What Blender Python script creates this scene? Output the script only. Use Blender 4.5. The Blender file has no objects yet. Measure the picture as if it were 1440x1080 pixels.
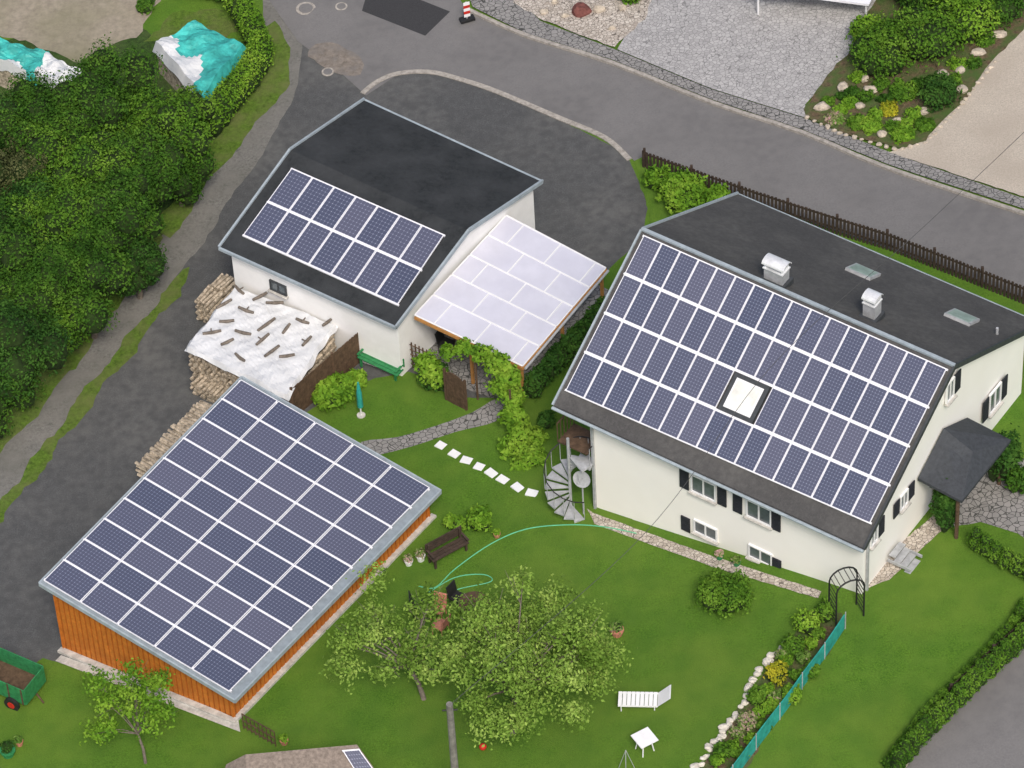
import bpy,bmesh,math,random
import numpy as np
from mathutils import Vector as V, Matrix
random.seed(7)
sc=bpy.context.scene; COL=sc.collection
# ---------------- camera model ----------------
f=6000.;p=math.radians(46);r=math.radians(3.5);CAM=V((0,-107.2,111))
Fv=V((0,math.cos(p),-math.sin(p)));r0=V((1,0,0));u0=V((0,math.sin(p),math.cos(p)))
Rv=r0*math.cos(r)-u0*math.sin(r);Uv=r0*math.sin(r)+u0*math.cos(r)
def ray(px,py): return Fv*f+Rv*(px-720)+Uv*(540-py)
def P(px,py,z=0):
    d=ray(px,py); return CAM+d*((z-CAM.z)/d.z)
KS=[-300,-30,-20,-12,-5.7,2.3,6.3,17.1,22,30,60,300];KZ=[-2.2,-2.2,-1.9,-1.4,-.7,.3,.88,2.9,3.3,3.6,4,4]
SI=np.arange(-80,81); TI=np.convolve(np.interp(np.arange(-82,83),KS,KZ),[.1,.2,.4,.2,.1],'valid')
def Tz(x,y): return float(np.interp(.8*x-.6*y,SI,TI))
def G(px,py,off=0):
    z=0
    for _ in range(10):
        q=P(px,py,z+off); z=Tz(q.x,q.y)
    return V((q.x,q.y,z+off))
def RP(px,py,p0,n):
    d=ray(px,py); return CAM+d*((p0-CAM).dot(n)/d.dot(n))
def onT(v,off=0): return V((v.x,v.y,Tz(v.x,v.y)+off))
TH=math.radians(-37); A=V((math.cos(TH),math.sin(TH),0)); B=V((-A.y,A.x,0)); Z=V((0,0,1))
# ---------------- materials ----------------
def nt(name):
    m=bpy.data.materials.new(name); m.use_nodes=True; t=m.node_tree; return m,t,t.nodes['Principled BSDF']
def mat(name,col,rough=.85,amt=.25,scale=3.,bump=0.,bscale=30.,metal=0.,col2=None,spec=.3,big=None):
    m,t,b=nt(name); N=t.nodes;L=t.links
    b.inputs['Roughness'].default_value=rough; b.inputs['Metallic'].default_value=metal
    b.inputs['Specular IOR Level'].default_value=spec
    tc=N.new('ShaderNodeNewGeometry')
    n=N.new('ShaderNodeTexNoise'); n.inputs['Scale'].default_value=scale; n.inputs['Detail'].default_value=4; n.inputs['Roughness'].default_value=.7
    L.new(tc.outputs['Position'],n.inputs['Vector'])
    cr=N.new('ShaderNodeValToRGB'); e=cr.color_ramp.elements
    c1=[c*(1-amt) for c in col]; c2=[min(1,c*(1+amt)) for c in (col2 or col)]
    e[0].position=.33;e[0].color=(*c1,1);e[1].position=.67;e[1].color=(*c2,1)
    L.new(n.outputs['Fac'],cr.inputs['Fac']); out=cr.outputs['Color']
    for bg in ((big,) if big and not isinstance(big[0],tuple) else (big or ())):
        n3=N.new('ShaderNodeTexNoise'); n3.inputs['Scale'].default_value=bg[0]; n3.inputs['Detail'].default_value=3
        L.new(tc.outputs['Position'],n3.inputs['Vector'])
        c3=N.new('ShaderNodeValToRGB'); c3.color_ramp.elements[0].position=.38; c3.color_ramp.elements[1].position=.68
        L.new(n3.outputs['Fac'],c3.inputs['Fac'])
        mx=N.new('ShaderNodeMix'); mx.data_type='RGBA'; mx.inputs['B'].default_value=(*bg[1],1)
        ml=N.new('ShaderNodeMath'); ml.operation='MULTIPLY'; ml.inputs[1].default_value=bg[2]
        L.new(c3.outputs['Color'],ml.inputs[0]); L.new(ml.outputs[0],mx.inputs['Factor']); L.new(out,mx.inputs['A']); out=mx.outputs['Result']
    L.new(out,b.inputs['Base Color'])
    if bump:
        n2=N.new('ShaderNodeTexNoise'); n2.inputs['Scale'].default_value=bscale; n2.inputs['Detail'].default_value=2
        L.new(tc.outputs['Position'],n2.inputs['Vector'])
        bp=N.new('ShaderNodeBump'); bp.inputs['Strength'].default_value=1; bp.inputs['Distance'].default_value=bump
        L.new(n2.outputs['Fac'],bp.inputs['Height']); L.new(bp.outputs[0],b.inputs['Normal'])
    return m
def cellmat(name,c1,c2,scale,edge=.06,joint=(.06,.06,.055)):
    m,t,b=nt(name);N=t.nodes;L=t.links;b.inputs['Roughness'].default_value=.9
    g=N.new('ShaderNodeNewGeometry'); v=N.new('ShaderNodeTexVoronoi'); v.inputs['Scale'].default_value=scale
    v2=N.new('ShaderNodeTexVoronoi'); v2.feature='DISTANCE_TO_EDGE'; v2.inputs['Scale'].default_value=scale
    n=N.new('ShaderNodeTexNoise'); n.inputs['Scale'].default_value=.6; n.inputs['Detail'].default_value=5
    for q in (v,v2,n): L.new(g.outputs['Position'],q.inputs['Vector'])
    sp=N.new('ShaderNodeSeparateColor'); L.new(v.outputs['Color'],sp.inputs[0])
    ad=N.new('ShaderNodeMath'); ad.operation='MULTIPLY_ADD'; ad.inputs[1].default_value=.6; L.new(sp.outputs[0],ad.inputs[0])
    mm=N.new('ShaderNodeMath'); mm.operation='MULTIPLY'; mm.inputs[1].default_value=.45; L.new(n.outputs['Fac'],mm.inputs[0]); L.new(mm.outputs[0],ad.inputs[2])
    mx=N.new('ShaderNodeMix'); mx.data_type='RGBA'; mx.inputs['A'].default_value=(*c1,1); mx.inputs['B'].default_value=(*c2,1); L.new(ad.outputs[0],mx.inputs['Factor'])
    lt=N.new('ShaderNodeMath'); lt.operation='LESS_THAN'; lt.inputs[1].default_value=edge; L.new(v2.outputs['Distance'],lt.inputs[0])
    m2=N.new('ShaderNodeMix'); m2.data_type='RGBA'; m2.inputs['B'].default_value=(*joint,1); L.new(lt.outputs[0],m2.inputs['Factor']); L.new(mx.outputs['Result'],m2.inputs['A'])
    L.new(m2.outputs['Result'],b.inputs['Base Color']); return m
def leafmat(name,c1,c2,c3):
    m,t,b=nt(name);N=t.nodes;L=t.links;b.inputs['Roughness'].default_value=.75;b.inputs['Specular IOR Level'].default_value=.1
    g=N.new('ShaderNodeNewGeometry'); n=N.new('ShaderNodeTexNoise'); n.inputs['Scale'].default_value=.9; n.inputs['Detail'].default_value=3
    L.new(g.outputs['Position'],n.inputs['Vector'])
    a=N.new('ShaderNodeMath'); a.operation='MULTIPLY_ADD'; a.inputs[1].default_value=.42; L.new(g.outputs['Random Per Island'],a.inputs[0])
    mm=N.new('ShaderNodeMath'); mm.operation='MULTIPLY_ADD'; mm.inputs[1].default_value=1.7; mm.inputs[2].default_value=-.57; L.new(n.outputs['Fac'],mm.inputs[0]); L.new(mm.outputs[0],a.inputs[2])
    cr=N.new('ShaderNodeValToRGB'); e=cr.color_ramp.elements; e[0].position=.1;e[0].color=(*c1,1);e[1].position=.95;e[1].color=(*c3,1)
    k=e.new(.5);k.color=(*c2,1); L.new(a.outputs[0],cr.inputs['Fac']); L.new(cr.outputs['Color'],b.inputs['Base Color'])
    return m
def cells(name,nx,ny):
    m,t,b=nt(name);N=t.nodes;L=t.links;b.inputs['Roughness'].default_value=.3;b.inputs['Specular IOR Level'].default_value=.55
    uv=N.new('ShaderNodeUVMap'); sp=N.new('ShaderNodeSeparateXYZ'); L.new(uv.outputs[0],sp.inputs[0])
    def M_(op,a,bv=None):
        q=N.new('ShaderNodeMath'); q.operation=op
        if isinstance(a,(int,float)): q.inputs[0].default_value=a
        else: L.new(a,q.inputs[0])
        if bv is not None:
            if isinstance(bv,(int,float)): q.inputs[1].default_value=bv
            else: L.new(bv,q.inputs[1])
        return q.outputs[0]
    def dd(o,n_):
        return M_('SUBTRACT',.5,M_('ABSOLUTE',M_('SUBTRACT',M_('FRACT',M_('MULTIPLY',o,n_)),.5)))
    dx=dd(sp.outputs[0],nx);dy=dd(sp.outputs[1],ny)
    k=M_('MAXIMUM',M_('LESS_THAN',M_('MINIMUM',dx,dy),.016),M_('LESS_THAN',M_('ADD',dx,dy),.19))
    oi=N.new('ShaderNodeObjectInfo')
    c0=N.new('ShaderNodeMix'); c0.data_type='RGBA'; c0.inputs['A'].default_value=(.062,.072,.118,1); c0.inputs['B'].default_value=(.095,.098,.145,1); L.new(oi.outputs['Random'],c0.inputs['Factor'])
    mx=N.new('ShaderNodeMix'); mx.data_type='RGBA'; L.new(k,mx.inputs['Factor']); L.new(c0.outputs['Result'],mx.inputs['A']); mx.inputs['B'].default_value=(.27,.29,.38,1)
    L.new(mx.outputs['Result'],b.inputs['Base Color']); return m
m_grass=mat('grass',(.065,.155,.010),.95,.28,16,.03,40,col2=(.09,.195,.014),big=((2.0,(.105,.21,.020),.75),(.33,(.13,.215,.024),.8),(.9,(.06,.145,.012),.5)))
m_rough=mat('undergrowth',(.035,.075,.012),.95,.5,5,.05,20,big=(.6,(.07,.10,.03),.8))
m_street=mat('street_asphalt',(.18,.174,.17),.95,.14,14,.004,120,big=((.35,(.148,.143,.14),.9),(2.5,(.20,.193,.186),.5)))
m_yard=mat('dark_asphalt',(.092,.094,.094),.95,.38,22,.01,60,big=((.35,(.14,.139,.132),.8),(3,(.07,.071,.071),.7)))
m_track=mat('gravel_track',(.19,.185,.168),.95,.35,9,.03,40,big=((.5,(.14,.138,.118),.85),(2,(.23,.22,.20),.6)))
m_verge=mat('verge_grass',(.085,.15,.016),.95,.4,7,.03,30,big=(1.2,(.14,.16,.05),.8))
m_patch=mat('asphalt_patch',(.045,.045,.047),.95,.2,20)
m_kerb=mat('kerb_stone',(.36,.33,.29),.9,.3,6)
m_cob=cellmat('cobbles',(.30,.292,.285),(.50,.485,.47),6,.05,(.21,.205,.2))
m_pave=cellmat('paving',(.20,.195,.185),(.32,.305,.29),5,.05)
m_beige=mat('beige_gravel',(.50,.44,.36),.95,.25,18,.01,60,big=(.5,(.42,.36,.29),.7))
m_pebble=cellmat('pebbles',(.30,.25,.20),(.66,.60,.52),7,.05,(.14,.12,.1))
m_field=mat('field',(.30,.26,.20),.95,.2,4,.01,30,big=(.4,(.21,.20,.12),.7))
m_soil=mat('soil',(.12,.085,.05),.95,.45,8,.03,20,big=((1.5,(.06,.11,.022),.95),(3,(.07,.12,.03),.6)))
m_wall=mat('cream_render',(.90,.88,.83),.9,.03,1.5,big=((.5,(.86,.83,.76),.5),(3,(.84,.81,.75),.3)))
m_white=mat('white_render',(.88,.87,.85),.9,.04,2,big=(.8,(.80,.79,.76),.5))
m_broof=mat('black_roofing',(.024,.027,.029),.9,.35,5,.01,40,big=((.8,(.05,.053,.056),.8),(4,(.035,.038,.04),.6)))
m_hroof=mat('slate_shingles',(.075,.073,.072),.9,.25,14,.008,25,big=((.7,(.115,.112,.106),.7),(5,(.058,.057,.056),.6)))
m_trim=mat('zinc_trim',(.32,.37,.40),.6,.15,3)
m_sroof=mat('zinc_sheet',(.24,.28,.31),.6,.15,3)
m_dark=mat('dark_trim',(.05,.055,.06),.6,.2,5)
m_canopy=mat('slate_canopy',(.045,.05,.058),.75,.2,8)
m_alu=mat('aluminium',(.78,.78,.81),.5,.05,3)
m_glass=mat('window_glass',(.10,.12,.13),.08,.3,2,spec=.8)
m_sky=mat('skylight_painted_sky',(.74,.74,.68),.15,.12,2,spec=.6)  # whitish base colour paints the sky's reflection onto the skylight pane
m_green=mat('roof_window_glass',(.28,.36,.33),.3,.2,3)
m_shut=mat('dark_shutter',(.025,.027,.035),.6,.2,5)
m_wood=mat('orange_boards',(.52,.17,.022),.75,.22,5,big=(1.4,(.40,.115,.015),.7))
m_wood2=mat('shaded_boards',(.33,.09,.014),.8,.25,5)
m_brown=mat('brown_wood',(.10,.062,.038),.85,.35,6)
m_fence=mat('dark_fence_wood',(.055,.038,.028),.85,.35,6)
m_tan=mat('orange_beam',(.45,.22,.07),.7,.2,5)
m_log=mat('logs',(.27,.22,.16),.9,.5,7,col2=(.44,.37,.28))
m_bark=mat('bark',(.16,.135,.11),.9,.4,8)
m_tarp=mat('white_tarp',(.68,.69,.70),.6,.07,3,.02,6,big=(1.5,(.58,.59,.6),.7))
m_teal=mat('teal_tarp',(.05,.40,.36),.5,.35,2,.03,4)
m_net=mat('teal_net',(.03,.32,.27),.7,.3,4)
m_con=mat('concrete',(.5,.48,.44),.9,.25,4)
m_metal=mat('grey_metal',(.40,.41,.42),.5,.2,4,metal=.1)
m_steel=mat('bright_steel',(.72,.73,.74),.45,.15,3,metal=.2)
m_black=mat('black_metal',(.02,.02,.02),.6,.2,3)
m_cable=mat('cable_sheath',(.07,.07,.07),.7,.2,3)
m_wplas=mat('white_plastic',(.80,.80,.80),.5,.05,3)
m_gpaint=mat('green_paint',(.03,.20,.07),.6,.3,6)
m_red=mat('red_paint',(.55,.03,.02),.5,.2,5)
m_terra=mat('terracotta',(.50,.21,.14),.85,.25,6)
m_rock=mat('pale_rock',(.45,.39,.31),.95,.35,5,.03,8)
m_rockr=mat('red_rock',(.16,.06,.05),.95,.35,5,.03,8)
m_wrock=mat('white_limestone',(.62,.58,.50),.95,.25,5,.03,8)
m_hose=mat('green_hose',(.13,.50,.28),.5,.1,3)
m_pcarb=mat('polycarbonate',(.60,.60,.68),.4,.05,1.2,big=(.8,(.53,.53,.62),.6))
C_house=cells('solar_cells_tall',6,12);C_gar=cells('solar_cells_broad',6,10);C_shed=cells('solar_cells_wide',12,8)
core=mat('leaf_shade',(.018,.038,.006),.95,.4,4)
lf_wood=leafmat('woodland_leaves',(.018,.055,.006),(.042,.11,.011),(.09,.18,.02))
lf_wood2=leafmat('fresh_woodland_leaves',(.028,.08,.008),(.07,.16,.013),(.14,.25,.028))
lf_dark=leafmat('dark_leaves',(.012,.042,.007),(.03,.085,.012),(.06,.135,.02))
lf_light=leafmat('bright_leaves',(.05,.13,.01),(.12,.245,.018),(.22,.35,.038))
lf_apple=leafmat('apple_leaves',(.065,.13,.014),(.16,.27,.04),(.30,.41,.09))
lf_yel=leafmat('yellow_leaves',(.12,.16,.01),(.30,.30,.02),(.50,.42,.03))
lf_brown=leafmat('brown_leaves',(.03,.045,.012),(.07,.08,.03),(.12,.13,.05))
lf_fl=leafmat('flower_mix',(.06,.14,.02),(.13,.22,.04),(.6,.32,.38))
# ---------------- mesh helpers ----------------
def tag(o,label=None,cat=None,group=None,kind=None):
    if label:o['label']=label
    if cat:o['category']=cat
    if group:o['group']=group
    if kind:o['kind']=kind
    return o
def thing(name,label,cat,loc,group=None):
    o=bpy.data.objects.new(name,None);COL.objects.link(o);o.location=loc;o.empty_display_size=.3
    return tag(o,label,cat,group)
def offs(par):
    q=V((0,0,0))
    while par is not None: q=q+V(par.location);par=par.parent
    return q
class M:
    def __init__(s,T=None): s.v=[];s.f=[];s.m=[];s.T=T
    def add(s,vs,fs,mi=0):
        o=len(s.v)
        for v in vs:
            v=V(v)
            if s.T is not None:v=s.T@v
            s.v.append(tuple(v))
        s.f+=[tuple(i+o for i in q) for q in fs];s.m+=[mi]*len(fs);return s
    def hexa(s,b,t,mi=0):
        n=len(b);return s.add(list(b)+list(t),[tuple(range(n))[::-1],tuple(range(n,2*n))]+[(i,(i+1)%n,n+(i+1)%n,n+i) for i in range(n)],mi)
    def slab(s,q,th,mi=0,n=Z): return s.hexa([V(x)-n*th for x in q],q,mi)
    def box(s,x,y,z,mi=0):
        return s.hexa([(x[0],y[0],z[0]),(x[1],y[0],z[0]),(x[1],y[1],z[0]),(x[0],y[1],z[0])],[(x[0],y[0],z[1]),(x[1],y[0],z[1]),(x[1],y[1],z[1]),(x[0],y[1],z[1])],mi)
    def obox(s,c,ax,ay,az,mi=0):
        q=[c-ax-ay,c+ax-ay,c+ax+ay,c-ax+ay];return s.hexa([v-az for v in q],[v+az for v in q],mi)
    def tube(s,a,b,ra,rb=None,n=6,mi=0):
        a=V(a);b=V(b);rb=ra if rb is None else rb;d=(b-a).normalized()
        u=d.orthogonal().normalized();w=d.cross(u)
        c=[(math.cos(6.28318*i/n),math.sin(6.28318*i/n)) for i in range(n)]
        return s.hexa([a+(u*x+w*y)*ra for x,y in c],[b+(u*x+w*y)*rb for x,y in c],mi)
    def path(s,pts,ra,n=6,mi=0,rb=None):
        k=len(pts)-1
        for i in range(k):
            r1=ra if rb is None else ra+(rb-ra)*i/k; r2=ra if rb is None else ra+(rb-ra)*(i+1)/k
            s.tube(pts[i],pts[i+1],r1,r2,n,mi)
        return s
    def ico(s,c,rx,ry,rz,sub=1,j=.15,mi=0,seed=None):
        rn=random.Random(seed);bm=bmesh.new();bmesh.ops.create_icosphere(bm,subdivisions=sub,radius=1)
        ph=[rn.uniform(0,6) for _ in range(3)]
        vs=[]
        for v in bm.verts:
            k=1+j*(math.sin(3*v.co.x+ph[0])+math.sin(3.7*v.co.y+ph[1])+math.sin(3.3*v.co.z+ph[2]))/2+rn.uniform(-j,j)*.5
            vs.append((c[0]+v.co.x*rx*k,c[1]+v.co.y*ry*k,c[2]+v.co.z*rz*k))
        fs=[tuple(v.index for v in q.verts) for q in bm.faces];bm.free();return s.add(vs,fs,mi)
    def build(s,name,mats,par=None,smooth=False):
        if not isinstance(mats,(list,tuple)):mats=[mats]
        me=bpy.data.meshes.new(name);q=offs(par) if par else V((0,0,0))
        me.from_pydata([(v[0]-q.x,v[1]-q.y,v[2]-q.z) for v in s.v],[],s.f)
        for x in mats:me.materials.append(x)
        me.polygons.foreach_set('material_index',s.m)
        if len(s.f)<6000:
            bm=bmesh.new();bm.from_mesh(me);bmesh.ops.recalc_face_normals(bm,faces=bm.faces);bm.to_mesh(me);bm.free()
        if smooth: me.polygons.foreach_set('use_smooth',[True]*len(me.polygons))
        me.update();o=bpy.data.objects.new(name,me);COL.objects.link(o)
        if par:o.parent=par
        return o
def solo(m,name,mats,label,cat,group=None,smooth=False):
    c=V((sum(v[0] for v in m.v)/len(m.v),sum(v[1] for v in m.v)/len(m.v),min(v[2] for v in m.v)))
    m.v=[(v[0]-c.x,v[1]-c.y,v[2]-c.z) for v in m.v];o=m.build(name,mats,None,smooth);o.location=c;return tag(o,label,cat,group)
def fr(o,yaw): return Matrix.Translation(o)@Matrix.Rotation(yaw,4,'Z')
def smooth(pts,n=5,closed=False):
    out=[];k=len(pts)
    for i in range(k if closed else k-1):
        g=(lambda j:pts[j%k]) if closed else (lambda j:pts[min(max(j,0),k-1)])
        p0,p1,p2,p3=g(i-1),g(i),g(i+1),g(i+2)
        for j in range(n):
            t=j/n;out.append(tuple(.5*(2*b+(c-a)*t+(2*a-5*b+4*c-d)*t*t+(-a+3*b-3*c+d)*t**3) for a,b,c,d in zip(p0,p1,p2,p3)))
    if not closed:out.append(tuple(pts[-1]))
    return out
def roughen(pts,amp,step=9,seed=1):
    rn=random.Random(seed);out=[];k=len(pts);s=0
    for i in range(k):
        a=pts[i];b=pts[(i+1)%k];d=math.hypot(b[0]-a[0],b[1]-a[1]);n=max(1,int(d/step))
        for j in range(n):
            t=j/n;s+=1;w=amp*.6*math.sin(s*.55+seed);out.append((a[0]+(b[0]-a[0])*t+w+rn.uniform(-amp,amp)*.5,a[1]+(b[1]-a[1])*t+w*.4+rn.uniform(-amp,amp)*.5))
    return out
def drape(name,pix,off,m,rough=0,seed=1,label=None):
    if rough:pix=roughen(pix,rough,seed=seed)
    pts=[G(*q) for q in pix]
    bm=bmesh.new();vs=[bm.verts.new((q.x,q.y,0)) for q in pts];bm.faces.new(vs);bmesh.ops.triangulate(bm,faces=bm.faces)
    ss=[.8*q.x-.6*q.y for q in pts]
    for k in range(math.floor(min(ss)),math.ceil(max(ss))+1):
        bmesh.ops.bisect_plane(bm,geom=list(bm.verts)+list(bm.edges)+list(bm.faces),plane_co=(.8*k,-.6*k,0),plane_no=(.8,-.6,0))
    for v in bm.verts:v.co.z=Tz(v.co.x,v.co.y)+off
    bmesh.ops.recalc_face_normals(bm,faces=bm.faces)
    if sum(q.normal.z for q in bm.faces)<0: bmesh.ops.reverse_faces(bm,faces=bm.faces)
    me=bpy.data.meshes.new(name);bm.to_mesh(me);bm.free();me.materials.append(m)
    o=bpy.data.objects.new(name,me);COL.objects.link(o);tag(o,label,None,None,'structure');return o
def ribbon(pix,w,h0,h1,world=False):
    pts=[q if world else G(*q) for q in pix];m=M();dense=[]
    for a,b in zip(pts,pts[1:]):
        n=max(1,int((b-a).length/.6))
        for i in range(n):dense.append(a.lerp(b,i/n))
    dense.append(pts[-1]);Ls=[];Rs=[]
    for i,q in enumerate(dense):
        d=dense[min(i+1,len(dense)-1)]-dense[max(i-1,0)];d.z=0;d.normalize();s=V((-d.y,d.x,0))*w/2;Ls.append(q+s);Rs.append(q-s)
    for i in range(len(dense)-1):
        q=[Ls[i],Rs[i],Rs[i+1],Ls[i+1]];m.hexa([onT(v,h0) for v in q],[onT(v,h1) for v in q])
    return m
def along(pix,step,jit=0):
    pts=[G(*q) for q in pix];out=[];c=0.
    for a,b in zip(pts,pts[1:]):
        l=(b-a).length
        while c<l: out.append((onT(a.lerp(b,c/l)),(b-a).normalized()));c+=step*(1+random.uniform(-jit,jit))
        c-=l
    return out
# foliage
def foliage(name,blobs,n,size,lm,par=None,seed=1,shell=.35,cs=.8,coremat=None,neat=1.):
    rs=np.random.RandomState(seed);c=np.array([tuple(b[0]) for b in blobs]);R=np.array([b[1:4] for b in blobs])
    w=(R[:,0]*R[:,2]);idx=rs.choice(len(blobs),n,p=w/w.sum())
    d=rs.normal(size=(n,3));d/=np.linalg.norm(d,axis=1)[:,None];d[:,2]=np.where(d[:,2]<-.3,-d[:,2],d[:,2])
    rad=1.05-shell*rs.rand(n)**1.5+neat*(.13*np.sin(5*d[:,0]+idx)+.13*np.sin(6*d[:,1]+2*idx)+.10*np.sin(11*d[:,2]+idx)+rs.exponential(.07,n))
    if cs==0: rad=rad*(rs.rand(n)**.4)
    pos=c[idx]+d*R[idx]*rad[:,None]
    nn=d*.8+rs.normal(size=(n,3))*.6;nn[:,2]+=.3;nn/=np.linalg.norm(nn,axis=1)[:,None]
    t=np.cross(nn,rs.normal(size=(n,3)));t/=np.linalg.norm(t,axis=1)[:,None];b=np.cross(nn,t)
    sz=size*(.6+.8*rs.rand(n))[:,None];t=t*sz;b=b*sz*.55
    vs=np.stack([pos-t,pos+b-t*.1,pos+t,pos-b-t*.1],1).reshape(-1,3)
    m=M()
    if cs>0:
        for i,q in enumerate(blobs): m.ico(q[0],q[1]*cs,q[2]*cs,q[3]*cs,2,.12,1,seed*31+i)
    k=len(m.v);allv=np.concatenate([np.array(m.v).reshape(-1,3),vs]) if k else vs
    q=offs(par) if par else V((0,0,0))
    loc=None
    if not par: loc=V((c[:,0].mean(),c[:,1].mean(),(c[:,2]-R[:,2]).min()));q=loc
    allv=allv-np.array(tuple(q))
    fs=m.f+[tuple(x) for x in (np.arange(n*4).reshape(-1,4)+k).tolist()]
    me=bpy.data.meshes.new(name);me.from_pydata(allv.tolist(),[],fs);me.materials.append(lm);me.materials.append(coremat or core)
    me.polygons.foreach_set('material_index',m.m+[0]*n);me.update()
    o=bpy.data.objects.new(name,me);COL.objects.link(o)
    if par:o.parent=par
    else:o.location=loc
    return o
def tree(base,cc,R,label,lm,n=4500,size=.13,seed=1,group=None,nb=9,squash=.8,name='broadleaf_tree',cs=.75,sub=.5,trunk=.12,spread=.62,limbs=7):
    rn=random.Random(seed);t=thing(name,label,'tree',base,group);blobs=[]
    for i in range(nb):
        th=i*2.4+rn.uniform(-.4,.4);rr=R*spread*math.sqrt((i+.3)/nb)*1.15;h=rn.uniform(-.5,.5)*R*squash
        q=R*sub*rn.uniform(.7,1.25);blobs.append((V((cc.x+rr*math.cos(th),cc.y+rr*math.sin(th),max(cc.z+h,base.z+q*.9))),q,q*rn.uniform(.85,1.15),q*squash))
    foliage('crown',blobs,n,size,lm,t,seed,cs=cs)
    m=M();f1=base.lerp(cc,.55)+V((rn.uniform(-.15,.15),rn.uniform(-.15,.15),0));m.path([base-Z*.2,base.lerp(f1,.5)+V((.05,0,0)),f1],trunk*1.2,8,0,trunk*.8)
    for b in blobs[:limbs]:
        mid=f1.lerp(b[0],.5)+Z*.1;m.path([f1,mid,b[0]],trunk*.5,5,0,trunk*.18)
        if cs==0:
            for k in range(3):
                e=b[0]+V((rn.uniform(-1,1),rn.uniform(-1,1),rn.uniform(-.2,1)))*b[1];m.tube(mid.lerp(b[0],.6),e,trunk*.16,trunk*.06,4)
    m.build('trunk',m_bark,t);return t
def bush(px,py,rad,h,label,lm=lf_dark,n=900,size=.09,seed=1,group=None,cat='bush',name='garden_bush',nb=4):
    b=G(px,py);rn=random.Random(seed);bl=[]
    for i in range(nb):
        th=i*6.28/nb+rn.random();k=0 if nb==1 else rad*.42
        q=rad*(.66 if nb>1 else 1)*rn.uniform(.85,1.1);bl.append((onT(V((b.x+k*math.cos(th),b.y+k*math.sin(th),0)),h*.5*rn.uniform(.8,1.05)),q,q,h*.52))
    return tag(foliage(name,bl,n,size,lm,None,seed),label,cat,group)
def hedge(pix,w,h,label,lm,n,seed=1,step=.6,size=.09,name='clipped_hedge',neat=1.,cs=.8):
    bl=[];rn=random.Random(seed);j=.1*neat
    for q,d in along(pix,step): bl.append((q+Z*h*.5+V((rn.uniform(-j,j),rn.uniform(-j,j),0)),w*.5*rn.uniform(1-j,1+j),w*.5*rn.uniform(1-j,1+j),h*.56*rn.uniform(1-j,1+j)))
    return tag(foliage(name,bl,n,size,lm,None,seed,neat=neat,cs=cs),label,'hedge')
# ---------------- ground ----------------
def ground():
    m=M();S=[-300]+list(range(-80,81))+[300];vs=[];fs=[]
    for s in S:
        z=float(np.interp(s,SI,TI))
        for t in(-300,300):vs.append((.8*s+.6*t,-.6*s+.8*t,z))
    for i in range(len(S)-1):fs.append((2*i,2*i+2,2*i+3,2*i+1))
    m.add(vs,fs);o=m.build('ground',m_grass);tag(o,kind='structure')
ground()
drape('woodland_floor',[(-60,60),(200,40),(300,100),(330,200),(230,340),(120,480),(0,590),(-60,640)],.006,m_rough,5)
yard=[(395,-10),(420,60),(400,140),(330,240),(250,350),(140,490),(40,610),(-20,690),(-30,1000),(60,925),(90,935),(330,960),(420,700),(470,570),(600,560),(760,560),(800,440),(905,330),(912,290),(880,215),(780,165),(660,100),(640,-10)]
drape('yard_asphalt',yard,.010,m_yard,2,2)
drape('garden_lawn',[(425,585),(500,540),(575,522),(640,560),(700,560),(775,560),(830,560),(880,600),(900,900),(640,1110),(300,1110),(-20,1110),(-20,985),(60,985),(90,935),(340,1030),(600,740),(520,640)],.014,m_grass,2,3)
drape('gravel_track',smooth([(372,-20),(418,-20),(426,50),(420,105),(392,180),(345,250),(285,340),(232,415),(146,522),(45,655),(-40,760),(-40,600),(60,545),(150,430),(230,330),(300,235),(350,155),(372,60)],3,True),.014,m_track,3,4)
drape('grass_strip',[(268,375),(250,415),(160,528),(60,658),(-20,760),(-20,728),(40,655),(145,515),(228,415)],.020,m_verge,5,5)
drape('verge',[(-20,560),(60,510),(140,415),(215,320),(225,335),(160,440),(75,555),(0,640),(-20,660)],.018,m_verge,5,6)
drape('hedge_verge',[(385,30),(412,70),(405,120),(350,190),(305,240),(240,335),(215,320),(295,200),(330,160),(355,60)],.022,m_verge,4,7)
drape('street',[(350,-40),(420,60),(470,95),(515,135),(560,105),(605,102),(700,128),(785,165),(870,205),(905,240),(1050,280),(1250,350),(1470,430),(1470,308),(1250,236),(1130,186),(1000,143),(860,88),(740,50),(655,12),(620,-40)],.026,m_street)
drape('stained_patch',smooth([(432,72),(470,62),(508,82),(500,106),(460,98)],4,True),.030,mat('stained_asphalt',(.21,.18,.15),.95,.3,5,big=(2,(.17,.16,.15),.8)),5,8)
drape('asphalt_patch',[(515,-5),(560,-12),(633,17),(598,51),(509,16)],.030,m_patch)
drape('lower_road',[(1235,1110),(1290,1025),(1350,975),(1455,880),(1520,1000),(1450,1150),(1300,1200)],.012,m_street,1,9)
drape('road_gravel_edge',[(1262,1072),(1300,1015),(1360,965),(1350,985),(1300,1035),(1268,1085)],.016,m_beige,3,10)
tag(ribbon(smooth([(510,132),(530,116),(560,104),(605,102),(650,113),(700,130),(785,166),(850,194),(885,225)]),.22,-.1,.05).build('driveway_kerb',m_kerb),kind='structure')
tag(ribbon(smooth([(655,14),(740,52),(860,90),(1000,146),(1130,189),(1250,239),(1470,312)],3),.16,-.1,.13).build('street_kerb',m_kerb),kind='structure')
drape('pavement',[(650,-30),(665,12),(740,49),(860,86),(1000,142),(1130,185),(1250,234),(1470,306),(1470,292),(1255,218),(1135,170),(1000,128),(865,72),(760,32),(700,-30)],.10,m_pave)
drape('cobbled_forecourt',[(868,72),(930,-30),(1250,-30),(1235,20),(1190,85),(1132,150),(1135,169),(1000,127)],.105,m_cob)
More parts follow.
